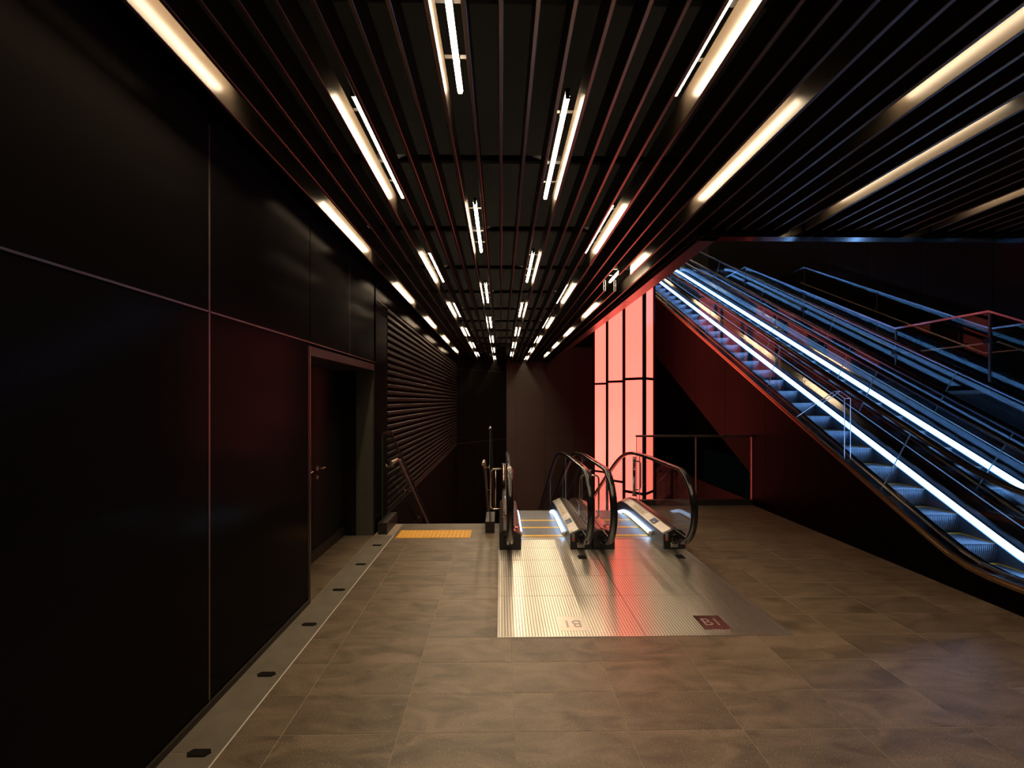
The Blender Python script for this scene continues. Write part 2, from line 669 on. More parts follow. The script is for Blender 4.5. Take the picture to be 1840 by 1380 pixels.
# hexagonal floor caps
for i, y in enumerate(HEXY[1:]):
    mb = MB().prism_z([(-1.49 + dx, y + dy) for dx, dy in
                       ((-0.06, 0), (-0.042, -0.024), (0.042, -0.024), (0.06, 0), (0.042, 0.024), (-0.042, 0.024))],
                      -0.008, 0.003)
    mb.prism_z([(-1.49 + dx * 0.8, y + dy * 0.8) for dx, dy in
                ((-0.06, 0), (-0.042, -0.024), (0.042, -0.024), (0.06, 0), (0.042, 0.024), (-0.042, 0.024))],
               0.003, 0.0045)
    o = part('floor_cap', mb, 'mark_dark', at=(-1.49, y, 0))
    tag(o, 'black hexagonal floor cap, %s from the near end of the concrete strip' % ORD[i], 'floor cap',
        'hexagonal caps in the concrete strip')

# ================================================================== LEFT WALL
wall = struct_root('wall_left', 'black glossy panelled wall with thin metal seams')
SEAMW = 0.006


def wall_panel(y0, y1, z0, z1, mat='black_panel', x=XL):
    mb = MB()
    g = SEAMW
    mb.box(x - 0.03, x, y0 + g, y1 - g, z0 + g, z1 - g)
    return part('panel', mb, mat, wall, at=(x, (y0 + y1) / 2, z0))


part('backing', MB().box(XL - 0.2, XL - 0.032, -3.9, 3.685, -0.1, 3.9).box(XL - 0.2, XL - 0.032, 3.685, 5.53, 2.21, 3.9)
     .box(XL - 0.2, XL - 0.032, 5.565, 18.4, -6, 3.9), 'void_black', wall)
YP = [-3.905, -2.64, -1.375, -0.11, 1.155, 2.42, 3.685]
for a, b in zip(YP[:-1], YP[1:]):
    wall_panel(a, b, 0.055, 2.24)
    wall_panel(a, b, 2.24, 3.36)
for a, b in ((3.685, 4.654), (4.654, 5.6)):
    wall_panel(a, b, 2.24, 3.36)
wall_panel(5.6, 6.17, 3.08, 3.36)
wall_panel(5.6, 6.17, 0.055, 3.08)
wall_panel(5.53, 5.6, 0.055, 2.24)
wall_panel(5.53, 5.6, 2.24, 3.36)
y = 6.17
while y < 15.7:
    wall_panel(y, min(y + 1.2, 15.76), 3.10, 3.36)
    y += 1.2
y = 6.17
while y < 15.7:
    wall_panel(y, min(y + 1.2, 15.76), -5.5, 0.09, 'black_panel_dull')
    y += 1.2
sm = MB()
for yv in YP[1:-1]:
    sm.box(XL - 0.012, XL + 0.002, yv - 0.006, yv + 0.006, 0.055, 3.30)
part('seam_strip', sm, 'bronze_trim', wall, label='upright bronze seam strips')
part('seam_strip', MB().box(XL - 0.012, XL + 0.002, -3.9, 3.685, 2.236, 2.246), 'bronze_trim', wall)
part('seam_strip', MB().box(XL - 0.012, XL + 0.002, 3.685, 5.6, 2.236, 2.246), 'bronze_trim', wall)
part('seam_strip', MB().box(XL - 0.012, XL + 0.0, 4.650, 4.658, 2.25, 3.36), 'trim_dark', wall)
part('seam_strip', MB().box(XL - 0.012, XL + 0.0, 5.60, 6.17, 3.076, 3.084), 'bronze_trim', wall)
bb = struct('baseboard_left', MB().box(XL - 0.03, XL + 0.004, -3.9, 3.685, 0, 0.045), 'trim_dark',
            'dark recessed skirting along the left wall')
part('edge_strip', MB().box(XL + 0.004, XL + 0.007, -3.9, 3.685, 0.04, 0.046), 'bronze_trim', bb)

# door recess and door
rec = struct_root('trim_1', 'dark metal lining of the recessed doorway')
part('head_lining', MB().box(-2.1, XL + 0.003, 3.685, 5.53, 2.13, 2.21), 'trim_dark', rec)
part('jamb_lining', MB().box(-2.1, XL + 0.003, 3.645, 3.69, 0, 2.21), 'trim_dark', rec)
part('jamb_lining', MB().box(-1.87, XL - 0.0, 5.53, 5.56, 0, 2.13), 'jamb_black', rec)
part('jamb_lining', MB().box(-2.1, -1.87, 5.57, 5.6, 0, 2.13), 'door_black', rec)
part('corner_strip', MB().box(XL - 0.01, XL + 0.006, 3.668, 3.686, 0.0, 2.21), 'bronze_trim', rec)
part('corner_strip', MB().box(XL - 0.01, XL + 0.004, 5.525, 5.535, 0.0, 2.13), 'trim_dark', rec)
part('sill', MB().slab(-2.12, -2.02, 3.69, 5.6, -0.02, 0.10, 0.004), 'plinth_stone', rec)
door = struct_root('door_1', 'black double door with lever handles in the left wall', (-2.07, 4.7, 0))
LEAF = 4.70
for a, b in ((3.72, LEAF), (LEAF, 5.57)):
    lf = part('leaf', MB().slab(-2.11, -2.06, a + 0.004, b - 0.004, 0.10, 2.12, 0.001), 'door_black', door)
    s = 1 if a == LEAF else -1
    yc = LEAF + s * 0.10
    h = MB().tube([(-2.062, yc, 0.985), (-2.05, yc, 0.985)], 0.032, 20)
    h.tube([(-2.06, yc, 0.985), (-2.01, yc, 0.985), (-1.998, yc + s * 0.012, 0.985), (-1.998, yc + s * 0.06, 0.985),
            (-2.0, yc + s * 0.135, 0.983)], [0.012, 0.012, 0.013, 0.012, 0.010], 12)
    h.tube([(-2.062, yc, 0.885), (-2.052, yc, 0.885)], 0.026, 18)
    h.box(-2.052, -2.035, yc - 0.004, yc + 0.004, 0.87, 0.90)
    part('handle', h, 'handle_metal', lf, label='polished steel lever handle')
door['category'] = 'door'

# louvre screen
lv = thing('louvre_screen', 'large dark louvre screen of horizontal slats set in the left wall', 'louvre', (XL, 6.17, 0.1))
part('backing', MB().box(XL - 0.03, XL - 0.028, 6.17, 15.76, 0.1, 3.09), 'void_black', lv)
sp = None
for i in range(30):
    z = 0.135 + i * 0.1
    if sp is None:
        prof = [(XL - 0.026, 0.0), (XL - 0.004, -0.004), (XL + 0.008, 0.004), (XL + 0.008, 0.042), (XL + 0.0, 0.048),
                (XL - 0.026, 0.052)]
        mb = MB().sweep(prof, [(6.175, z), (15.75, z)])
        sp = part('slat', mb, 'slat_brown', lv, at=(XL, 6.17, z))
    else:
        instance(sp, lv, (XL, 6.17, z))
part('bottom_rail', MB().box(XL - 0.026, XL + 0.012, 6.17, 15.76, 0.092, 0.125), 'bronze_trim', lv)
part('end_stile', MB().box(XL - 0.026, XL + 0.004, 15.74, 15.77, 0.1, 3.09), 'trim_dark', lv)

# ================================================================== BACK WALLS
wb_ = struct_root('wall_back', 'dark brown panelled end wall')
X0, Y0 = 0.235, 18.0
for zz in ((-5.5, 0.14), (0.14, 2.917), (2.917, 4.0)):
    xs = [X0, 0.65, 1.86, 3.07, 4.28, 5.5]
    for a, b in zip(xs[:-1], xs[1:]):
        part('panel', MB().box(a + 0.005, b - 0.005, Y0, Y0 + 0.03, zz[0] + 0.006, zz[1] - 0.006), 'brown_panel', wb_,
             at=((a + b) / 2, Y0, zz[0]))
part('backing', MB().box(X0, 6, Y0 + 0.032, Y0 + 0.2, -6, 4.0), 'trim_dark', wb_)
part('seam_strip', MB().box(X0, 5.5, Y0 - 0.002, Y0 + 0.01, 0.136, 0.144), 'trim_dark', wb_)
# angled wall between louvre end and end wall
ax, ay = XL, 15.77
dx, dy = X0 - ax, Y0 - ay
L = math.hypot(dx, dy)
for k in range(3):
    for zz in ((-5.5, 0.14), (0.14, 2.93), (2.93, 4.0)):
        t0, t1 = k / 3 + 0.003, (k + 1) / 3 - 0.003
        p0, p1 = (ax + dx * t0, ay + dy * t0), (ax + dx * t1, ay + dy * t1)
        nx, ny = dy / L * 0.03, -dx / L * 0.03
        part('panel', MB().prism_z([p0, p1, (p1[0] - nx, p1[1] - ny), (p0[0] - nx, p0[1] - ny)], zz[0] + 0.006,
                                   zz[1] - 0.006), 'black_panel_dull', wb_, at=((p0[0] + p1[0]) / 2, (p0[1] + p1[1]) / 2, zz[0]))
nx, ny = -dy / L, dx / L
for z in (0.14, 2.93):
    part('seam_strip', MB().prism_z([(ax - nx * 0.004, ay - ny * 0.004), (ax + dx - nx * 0.004, ay + dy - ny * 0.004),
                                     (ax + dx + nx * 0.02, ay + dy + ny * 0.02), (ax + nx * 0.02, ay + ny * 0.02)],
                                    z - 0.006, z + 0.006), 'bronze_trim', wb_)
part('backing', MB().prism_z([(ax + nx * 0.035, ay + ny * 0.035), (ax + dx + nx * 0.035, ay + dy + ny * 0.035),
                              (ax + dx + nx * 0.2, ay + dy + ny * 0.2), (ax + nx * 0.2, ay + ny * 0.2)], -6, 4.0),
     'void_black', wb_)
struct('wall_front', MB().box(-1.9, 9.6, -4.1, -3.9, -0.3, 4.0), 'black_panel_dull', 'dark wall behind the viewpoint')

# the stairwell and lower level
low = struct('floor_lower', MB().box(-1.9, 9.4, 6.0, 19, -5.7, -5.5), 'plinth_stone', 'dark floor of the level below')
struct('wall_pit', MB().box(XL, -0.02, 6.045, 6.06, -5.5, -0.013).box(2.2, 9.4, 7.125, 7.14, -5.5, -0.013)
       .box(4.6, 4.7, 7.2, 18, -5.5, -0.1), 'black_panel_dull', 'dark faces of the floor opening')

# ================================================================== CEILING
ZF, ZT = 3.33, 3.49
ceil = struct_root('ceiling', 'black ceiling of long hanging metal baffles under a dark void')
part('slab', MB().box(-1.9, 1.9, -4.1, 18.4, 4.0, 4.2).box(1.9, 9.6, -4.1, 4.1, 4.0, 4.2), 'void_black', ceil)
FH = ZT - ZF
fin_long = None


def fin_mesh(x, y0, y1, w=0.022):
    t = 0.0025
    mb = MB()
    # hollow box section with rounded lower corners
    prof = [(x - w / 2, FH), (x - w / 2, 0.003), (x - w / 2 + 0.003, 0), (x + w / 2 - 0.003, 0), (x + w / 2, 0.003), (x + w / 2, FH)]
    mb.sweep(prof, [(y0, ZF), (y1, ZF)], caps=False)
    for q in (1, 2, 3):
        mb.m[q] = 1
    return mb


def fin(x, y0, y1):
    key = (round(y0, 2), round(y1, 2))
    c = (x, y0, ZF)
    if key in fin.cache:
        return instance(fin.cache[key], ceil, c)
    o = part('baffle', fin_mesh(x, y0, y1), ['baffle_black', 'baffle_edge'], ceil, at=c)
    fin.cache[key] = o
    return o


fin.cache = {}
for k in range(-10, 13):
    x = k * 0.15
    if x > 1.82:
        continue
    if k in (10, 11):
        fin(x, -3.85, 5.37)
        fin(x, 6.15, 17.95)
        for ye in (6.15,):
            mb = MB()
            for s in (-1, 1):
                mb.box(x + s * 0.013 - 0.003, x + s * 0.013 + 0.003, ye - 0.012, ye - 0.001, ZF - 0.002, ZT)
            mb.box(x - 0.016, x + 0.016, ye - 0.012, ye - 0.001, ZF - 0.002, ZF + 0.006)
            mb.box(x - 0.016, x + 0.016, ye - 0.012, ye - 0.001, ZT - 0.006, ZT)
            mb.box(x - 0.016, x + 0.016, ye - 0.012, ye - 0.001, ZF + 0.07, ZF + 0.078)
            part('end_cap', mb, 'grey_plate', ceil, label='pale metal open end of a cut baffle')
    else:
        fin(x, -3.85, 17.95)
for k in range(13, 44):
    fin(k * 0.15 + (0.0 if k > 13 else 0.02), -3.85, 3.93)
y = -3.2
while y < 17.8:
    xe = 1.86 if y > 3.8 else 6.6
    part('carrier_rail', MB().box(-1.62, xe, y - 0.02, y + 0.02, ZT + 0.001, ZT + 0.04), 'fixture_black', ceil)
    y += 1.265
# edge beams of the dropped ceiling
tr = struct_root('trim_2', 'dark metal edge beam around the end of the baffle ceiling')
part('beam', MB().box(1.88, 9.4, 3.95, 4.06, 3.275, 4.0), 'bronze_deck', tr)
y = 4.0
for a, b in ((3.95, 5.3), (5.3, 6.6), (6.6, 7.9), (7.9, 9.2), (9.2, 10.5), (10.5, 11.8), (11.8, 13.1), (13.1, 14.4), (14.4, 15.7), (15.7, 17.95)):
    part('soffit_panel', MB().box(1.90, 2.06, a + 0.006, b - 0.006, 3.275, 3.30), 'soffit_metal', tr)
part('side_plate', MB().box(1.875, 1.885, 4.0, 17.95, 3.31, 3.6), 'baffle_black', tr)
part('upstand', MB().box(2.03, 2.05, 4.07, 17.95, 3.302, 8.0), 'trim_dark', tr)
part('joint_cover', MB().box(1.95, 2.0, 3.945, 3.955, 3.29, 3.36).box(2.25, 2.42, 3.93, 3.948, 3.34, 3.38)
     .box(3.35, 3.52, 3.93, 3.948, 3.34, 3.38), 'trim_dark', tr)

# ------------------------------------------------------------------ ceiling lamps
ZL = 3.455
LLEN = 1.225


def lamp_proto(loc):
    x, y, z = loc
    root = thing('tube_light', '', 'ceiling light', loc, 'warm linear lights between the ceiling baffles')
    part('tube', MB().tube([(x, y + 0.012, z), (x, y + LLEN - 0.012, z)], 0.0145, 8), 'tube_glow', root)
    b = MB().box(x - 0.014, x + 0.014, y, y + LLEN, z + 0.018, z + 0.038)
    part('batten', b, 'fixture_black', root)
    for ye in (y, y + LLEN - 0.012):
        part('socket', MB().box(x - 0.012, x + 0.012, ye, ye + 0.012, z - 0.016, z + 0.018), 'fixture_black', root)
    for yc in (y + 0.2, y + LLEN - 0.2):
        part('clip', MB().box(x - 0.062, x + 0.062, yc - 0.012, yc + 0.012, z + 0.0385, z + 0.04)
             .box(x - 0.016, x + 0.016, yc - 0.008, yc + 0.008, z + 0.018, z + 0.0385), 'trim_dark', root)
    return root


LP = lamp_proto((-1.425, 1.135, ZL))
used = [False]


def lamp(x, y, label):
    if not used[0]:
        o = LP
        used[0] = True
    else:
        o = LP.copy()
        COL.objects.link(o)
        for ch in list(LP.children):
            c = ch.copy()
            COL.objects.link(c)
            c.parent = o
    o.location = (x, y, ZL)
    o['label'] = label


ROWNAME = {-2: 'row along the left wall', -1: 'second row from left wall', 0: 'third row from left wall',
           1: 'fourth row from left wall', 2: 'fifth row from left wall', 3: 'row beside the ceiling edge',
           4: 'first row over the open side', 5: 'second row over the open side',
           6: 'third row over the open side', 7: 'fourth row over the open side'}
for k in range(-2, 8):
    x = -0.225 + 0.6 * k
    st = 1.15 if k % 2 == 0 else 2.38
    ymax = 17.0 if k <= 3 else 3.0
    ys = []
    y = st - 2.53 * 2
    while y + LLEN < ymax + 0.9:
        if y + LLEN > 1.3:
            ys.append(y)
        y += 2.53
    vis = hid = 0
    for y in ys:
        if y + LLEN < 1.8:
            nm = 'warm linear ceiling light behind the viewpoint, %s of the %s' % (ORD[hid], ROWNAME[k])
            hid += 1
        else:
            nm = 'warm linear ceiling light, %s from near end of the %s' % (ORD[vis], ROWNAME[k])
            vis += 1
        lamp(x, y, nm)

# ================================================================== DOWN ESCALATORS
def down_path(flat, kink, y0, y1, n=46, s=0.07):
    return [(y, flat - softplus(T * (y - kink), s)) for y in frange(y0, y1, n)]


def arc_handrail(c, y_in, kink, yend):
    """centre line of the handrail from the housing mouth round the newel and down the slope"""
    zt, zb = 0.965, 0.12
    r = (zt - zb) / 2
    yc, zc = 4.47 + r * 1.0, (zt + zb) / 2
    pts = [(y_in, zb - 0.01), (yc + 0.02, zb - 0.004)]
    for i in range(25):
        a = -math.pi / 2 - math.pi * i / 24
        pts.append((yc + r * math.cos(a), zc + r * math.sin(a)))
    pts += [(y, zt - softplus(T * (y - kink), 0.16)) for y in frange(yc + 0.1, yend, 40)]
    return pts


HR_PROF = [(-0.039, -0.004), (-0.036, 0.008), (-0.026, 0.016), (0, 0.019), (0.026, 0.016), (0.036, 0.008), (0.039, -0.004),
           (0.036, -0.014), (0.022, -0.017), (-0.022, -0.017), (-0.036, -0.014)]


def shifted(prof, x):
    return [(a + x, h) for a, h in prof]


STEP_T, STEP_R = 0.355, 0.2


def step_mesh(xa, xb, y, z, rise):
    """tread from the nose at (y, z) away from the viewer and a curved ribbed riser below the nose"""
    mb = MB()
    prof = [(y + STEP_T, z), (y, z), (y + 0.004, z - 0.02)]
    for i in range(1, 7):
        a = i / 6
        prof.append((y + 0.004 + 0.07 * (a ** 2), z - 0.02 - 0.26 * a))
    prof += [(y + STEP_T, z - 0.28)]
    mb.prism_x(prof, xa, xb)
    return mb


def build_down(idx, xl, label):
    """xl: left outer edge of the escalator"""
    root = thing('down_escalator', label, 'escalator', (xl + 0.55, 4.96, 0), 'escalators going down through the floor opening')
    xa, xb = xl + 0.257, xl + 0.848           # step band
    xr = xl + 1.09
    # floor plates
    ys = [3.135, 3.79, 4.215, 4.642, 5.026, 5.33]
    for i, (a, b) in enumerate(zip(ys[:-1], ys[1:])):
        mb = MB().box(xl + 0.002, xr - 0.003, a + 0.0015, b - 0.0015, -0.02, -0.0025, 1)
        nr = 48
        pw = (xr - xl - 0.009) / nr
        for q in range(nr):
            mb.box(xl + 0.0035 + q * pw + 0.0028, xl + 0.0035 + (q + 1) * pw - 0.0028, a + 0.0025, b - 0.0025, -0.0025, 0.001, 0)
        p = part('floor_plate', mb, ['plate_rib', 'deck_groove'],
                 root, at=(xl, a, 0), label='ribbed steel floor plate' if i == 0 else None)
        if i == 0:
            cx = xl + 0.575 if idx == 0 else xl + 0.575
            n = part('level_plate', MB().slab(cx - 0.105, cx + 0.105, 3.208, 3.42, 0.0, 0.0022, 0.0008), 'plate_satin' if idx == 0 else 'plate_smooth', p,
                     label='smooth steel plate with the level mark')
            LETTERS.append((n, cx, 3.314, idx))
    part('frame_strip', MB().box(xl - 0.006, xl + 0.001, 3.127, 5.0, -0.02, 0.003).box(xl, xr, 3.126, 3.133, -0.02, 0.003)
         .box(xr - 0.003, xr + 0.003, 3.127, 5.0, -0.02, 0.003), 'aluminium', root)
    part('pit_pan', MB().box(xl, xr, 3.13, 5.5, -0.3, -0.022), 'void_black', root)
    # comb
    cb = part('comb', MB().box(xa, xb, 5.33, 5.40, -0.02, 0.003), 'comb_metal', root, at=(xa, 5.33, 0))
    part('yellow_edge', MB().box(xa, xb, 5.385, 5.402, 0.0005, 0.0045), 'yellow_paint', cb)
    # steps: flat run then falling
    src = None
    y = 5.47
    k = 0
    while y < 8.8:
        z = -0.006 - softplus(T * (y + STEP_T * 0.5 - 6.72), 0.05)
        if src is None:
            mb = MB().box(xa + 0.004, xb - 0.004, y, y + STEP_T - 0.004, z - 0.24, z)
            src = part('step', mb, 'step_metal', root, at=(xa, y, z))
            part('yellow_edge', MB().box(xa + 0.004, xb - 0.004, y, y + 0.06, z - 0.01, z + 0.0015)
                 .box(xb - 0.03, xb - 0.004, y, y + STEP_T - 0.004, z, z + 0.0015)
                 .box(xa + 0.004, xa + 0.03, y, y + STEP_T - 0.004, z, z + 0.0015), 'yellow_paint', src)
        else:
            o = instance(src, root, (xa, y, z))
            for ch in src.children:
                c = ch.copy()
                COL.objects.link(c)
                c.parent = o
        y += STEP_T
        k += 1
    # first short strip of step next to the comb
    part('step', MB().box(xa + 0.004, xb - 0.004, 5.405, 5.466, -0.24, -0.006), 'step_metal', root, at=(xa, 5.405, -0.006))
    deck = down_path(0.0, 6.8, 4.96, 11.5)
    for side in (0, 1):
        if side == 0:
            o_, i_ = xl, xl + 0.255
            s = 1
        else:
            o_, i_ = xr - 0.005, xr - 0.005 - 0.255
            s = -1
        g = (o_ + i_) / 2 - s * 0.012
        zt = 0.225
        # housing with a front block
        body = [(o_, -0.02), (o_, zt - 0.05), (o_ + s * 0.05, zt), (i_ - s * 0.10, zt), (i_, zt - 0.05), (i_, -0.02)]
        hs = part('housing', MB().sweep(body, deck[:1] + [(5.0, 0.0)]), 'housing_black', root,
                  label='black front block of the balustrade')
        body2 = [(o_ + s * 0.002, -0.05), (o_ + s * 0.002, zt - 0.052), (o_ + s * 0.052, zt - 0.003), (i_ - s * 0.1, zt - 0.003),
                 (i_ - s * 0.002, zt - 0.052), (i_ - s * 0.002, -0.05)]
        d2 = [(yy_, zz_ - (0 if yy_ < 5.9 else 0)) for yy_, zz_ in down_path(0.0, 6.8, 5.002, 11.5)]
        part('skirt', MB().sweep(body2, d2), 'skirt_steel', root)
        # decks: bright inner chamfer, darker outer
        ideck = [(i_ - s * 0.003, zt - 0.05), (i_ - s * 0.1, zt - 0.001), (i_ - s * 0.1, zt + 0.003), (i_ - s * 0.002, zt - 0.046)]
        part('inner_deck', MB().sweep(ideck, d2), 'deck_steel', root, label='bright steel inner deck')
        odeck = [(o_ + s * 0.051, zt - 0.001), (i_ - s * 0.102, zt - 0.001), (i_ - s * 0.102, zt + 0.003), (o_ + s * 0.05, zt + 0.003)]
        part('outer_deck', MB().sweep(odeck, d2), 'deck_dark_steel', root)
        ochm = [(o_ + s * 0.001, zt - 0.05), (o_ + s * 0.05, zt), (o_ + s * 0.05, zt + 0.003), (o_, zt - 0.046)]
        part('outer_chamfer', MB().sweep(ochm, d2), 'deck_steel', root)
        part('glass_clamp', MB().sweep([(g - 0.012, zt + 0.002), (g + 0.012, zt + 0.002), (g + 0.008, zt + 0.014), (g - 0.008, zt + 0.014)], d2),
             'deck_dark_steel', root)
        # handrail
        hp = arc_handrail(g, 5.02, 7.0, 11.5)
        # the path runs forward at the bottom, so flip it to keep the crown outside
        hr = part('handrail', MB().sweep(shifted(HR_PROF, g), hp, normal=True, smooth=True), 'rubber', root,
                  label='glossy black rubber handrail')
        gd = part('handrail_guide', MB().sweep([(g - 0.014, -0.03), (g + 0.014, -0.03), (g + 0.014, -0.016), (g - 0.014, -0.016)],
                                               hp[3:], normal=True), 'deck_dark_steel', root)
        # inlet mouth
        part('handrail_inlet', MB().tube([(g, 4.964, 0.125), (g, 4.945, 0.125), (g, 4.940, 0.125)], [0.062, 0.06, 0.045], 20)
             .box(g - 0.03, g + 0.03, 4.93, 4.95, 0.10, 0.12), 'rubber', hs)
        if s == -1:
            bt = part('stop_button', MB().prism_x([(4.958, 0.11), (4.958, 0.18)] and
                                                  [(4.955 - 0.006, 0.100), (4.96, 0.100), (4.96, 0.185), (4.955 - 0.006, 0.185)],
                                                  i_ + 0.018, i_ + 0.048), 'grey_plate', hs, label='grey plate with a red stop button')
            hs_b = MB().tube([(i_ + 0.033, 4.95, 0.125), (i_ + 0.033, 4.938, 0.125)], 0.013, 16)
            part('red_button', hs_b, 'red_button', hs, label='red emergency stop button')
            part('rating_sticker', MB().box(i_ + 0.08, i_ + 0.165, 4.952, 4.9545, 0.025, 0.08), 'sticker_white', hs,
                 label='small pale rating plate')
            part('rating_print', MB().box(i_ + 0.09, i_ + 0.11, 4.951, 4.9525, 0.06, 0.072)
                 .box(i_ + 0.115, i_ + 0.155, 4.951, 4.9525, 0.062, 0.066).box(i_ + 0.115, i_ + 0.155, 4.951, 4.9525, 0.05, 0.053)
                 .box(i_ + 0.09, i_ + 0.155, 4.951, 4.9525, 0.036, 0.039), 'mark_dark', hs)
            # warning stickers on the inner deck
            sl = 0.046 / 0.098

            def on_deck(u0, u1, y0, y1, mat, nm, lift, lb=None, nseg=1):
                mb = MB()
                p = [(i_ + 0.002 + u, zt - 0.046 + 0.5 * u + lift) for u in (u0, u1)]
                mb.sweep([(p[0][0], p[0][1]), (p[1][0], p[1][1]), (p[1][0], p[1][1] + 0.001), (p[0][0], p[0][1] + 0.001)],
                         [(y0, 0), (y1, 0)])
                return part(nm, mb, mat, root, label=lb)
            on_deck(0.006, 0.092, 5.75, 6.25, 'sticker_white', 'warning_sticker', 0.0015, 'pale sticker with four yellow pictograms')
            for q in range(4):
                yq = 5.82 + q * 0.1
                on_deck(0.03, 0.055, yq, yq + 0.05, 'sticker_yellow', 'pictogram', 0.003)
            on_deck(0.012, 0.085, 5.33, 5.50, 'sticker_blue', 'notice_sticker', 0.0015, 'dark blue notice sticker')
            on_deck(0.022, 0.05, 5.36, 5.42, 'grey_plate', 'notice_print', 0.003)
        else:
            part('direction_display', MB().box(i_ - 0.09, i_ - 0.02, 5.1, 5.16, zt - 0.01, zt + 0.012), 'housing_black', root)
            part('display_light', MB().box(i_ - 0.07, i_ - 0.03, 5.096, 5.0995, zt - 0.004, zt + 0.008), 'display_red', root)
        # led strip along the skirt
        led = [(y_, z_ + 0.066) for y_, z_ in down_path(0.0, 6.65, 5.36, 9.5, 40, 0.08)]
        w = s * 0.030
        prof = [(i_, -0.024), (i_ + w, -0.018), (i_ + w * 1.15, 0), (i_ + w, 0.018), (i_, 0.024)]
        part('led_strip', MB().sweep(prof, led), 'led_white_glow', root, label='glowing bluish white skirt light')
        part('led_end_cap', MB().tube([(i_ + w * 0.5, 5.365, 0.066), (i_ + w * 0.5, 5.345, 0.066), (i_ + w * 0.4, 5.335, 0.066)], [0.028, 0.026, 0.008], 14),
             'sticker_white', root)
        # glass
        hz = [(y_, z_) for y_, z_ in hp[3:]]
        # front pane: from newel to the joint at y 6.25
        J1 = 6.25
        loop = [(p_[0] + (0.02 if p_[0] < 4.7 else 0.0), p_[1] - (0.02 if p_[1] > 0.5 else -0.02)) for p_ in hz if p_[0] <= J1]
        loop = [p_ for p_ in loop if not (p_[1] < 0.22)]
        zend = 0.965 - softplus(T * (J1 - 7.0), 0.16) - 0.02
        pane = [(4.98, 0.226)] + loop + [(J1 - 0.003, zend), (J1 - 0.003, 0.226)]
        if pane[1][0] > pane[0][0]:
            pane = pane[1:]
        part('glass_panel', MB().prism_x(pane, g - 0.005, g + 0.005, 0, 1), ['clear_glass', 'glass_edge'], root)
        for a, b in ((J1, 8.2), (8.2, 10.2)):
            top = [(y_, 0.945 - softplus(T * (y_ - 7.0), 0.16)) for y_ in frange(a + 0.003, b - 0.003, 14)]
            bot = [(y_, 0.226 - softplus(T * (y_ - 6.8), 0.07)) for y_ in frange(b - 0.003, a + 0.003, 14)]
            part('glass_panel', MB().prism_x(top + bot, g - 0.005, g + 0.005, 0, 1), ['clear_glass', 'glass_edge'], root)
    # small dark tag on the plate in front of the right housing
    part('floor_tag', MB().slab(xr - 0.215, xr - 0.125, 4.66, 4.77, 0.0, 0.003, 0.001), 'mark_dark', root)
    return root


LETTERS = []
build_down(0, -0.018, 'left escalator going down beside the staircase, dark rubber handrails')
build_down(1, 1.078, 'right escalator going down beside the red lanterns and glass railing')
for n, cx, cy, idx in LETTERS:
    cu = bpy.data.curves.new('letters', 'FONT')
    cu.body = 'B1'
    cu.size = 0.145
    cu.extrude = 0.0006
    cu.align_x = 'CENTER'
    cu.align_y = 'CENTER'
    tmp = bpy.data.objects.new('letters_tmp', cu)
    COL.objects.link(tmp)
    dg = bpy.context.evaluated_depsgraph_get()
    me = bpy.data.meshes.new_from_object(tmp.evaluated_get(dg))
    bpy.data.objects.remove(tmp)
    me.materials.clear()
    me.materials.append(MATS['plate_satin' if idx == 1 else 'deck_dark_steel'])
    rot = Matrix.Rotation(math.pi if idx == 0 else 0.0, 4, 'Z')
    me.transform(Matrix.Translation((cx, cy, 0.0026)) @ rot)
    me.transform(Matrix.Translation(-origin(n)))
    o = bpy.data.objects.new('lettering', me)
    COL.objects.link(o)
    # the lettering belongs to the level plate
    o.parent = n

# guard posts with rounded hand loops
def loop_pts(x0, x1, y, zb, zt, r=0.05, n=5):
    s = 1 if x1 > x0 else -1
    pts = [(x0, y, zt)]
    for i in range(n + 1):
        a = math.pi / 2 * i / n
        pts.append((x1 - s * r + s * r * math.sin(a), y, zt - r + r * math.cos(a)))
    for i in range(n + 1):
        a = math.pi / 2 * i / n
        pts.append((x1 - s * r + s * r * math.cos(a), y, zb + r - r * math.sin(a)))
    pts.append((x0, y, zb))
    return pts


def guard_post(x, y, z0, z1, sides, label):
    root = thing('guard_post', label, 'guard post', (x, y, z0), 'chrome guard posts on the escalator decks')
    part('post', MB().tube([(x, y, z0), (x, y, z1)], 0.024, 14), 'chrome', root)
    part('base_collar', MB().tube([(x, y, z0), (x, y, z0 + 0.03)], 0.034, 14), 'chrome', root)
    part('top_cap', MB().tube([(x, y, z1), (x, y, z1 + 0.008)], 0.027, 14), 'chrome', root)
    for d in sides:
        lp = MB().tube(loop_pts(x, x + d, y, z0 + 0.1, z1 - 0.065), 0.011, 8)
        part('hand_loop', lp, 'chrome', root)
        if abs(d) > 0.14:
            part('loop_bar', MB().tube([(x + d * 0.62, y, z0 + 0.1), (x + d * 0.62, y, z1 - 0.065)], 0.007, 8), 'chrome', root)


guard_post(0.038, 5.55, 0.228, 0.915, [-0.175], 'chrome guard post with a loop towards the staircase, on the left escalator')
guard_post(1.081, 5.2, 0.2, 0.89, [-0.118, 0.118], 'chrome guard post with loops on both sides between the two down escalators')
guard_post(2.115, 6.72, 0.228, 0.845, [0.1], 'leaning chrome guard post with one loop in front of the red lantern')

# ================================================================== STAIRCASE GOING DOWN (left)
st = thing('staircase', 'dark staircase going down behind the yellow tactile strip', 'stairs', (-0.86, 6.04, 0))
src = None
for i in range(26):
    y, z = 6.07 + i * 0.28, -0.185 * (i + 1)
    if src is None:
        src = part('stair_step', MB().slab(-1.6, -0.2, y, y + 0.3, z - 0.2, z, 0.004), 'plinth_stone', st, at=(-0.9, y, z))
    else:
        instance(src, st, (-0.9, y, z))
SL = 0.66


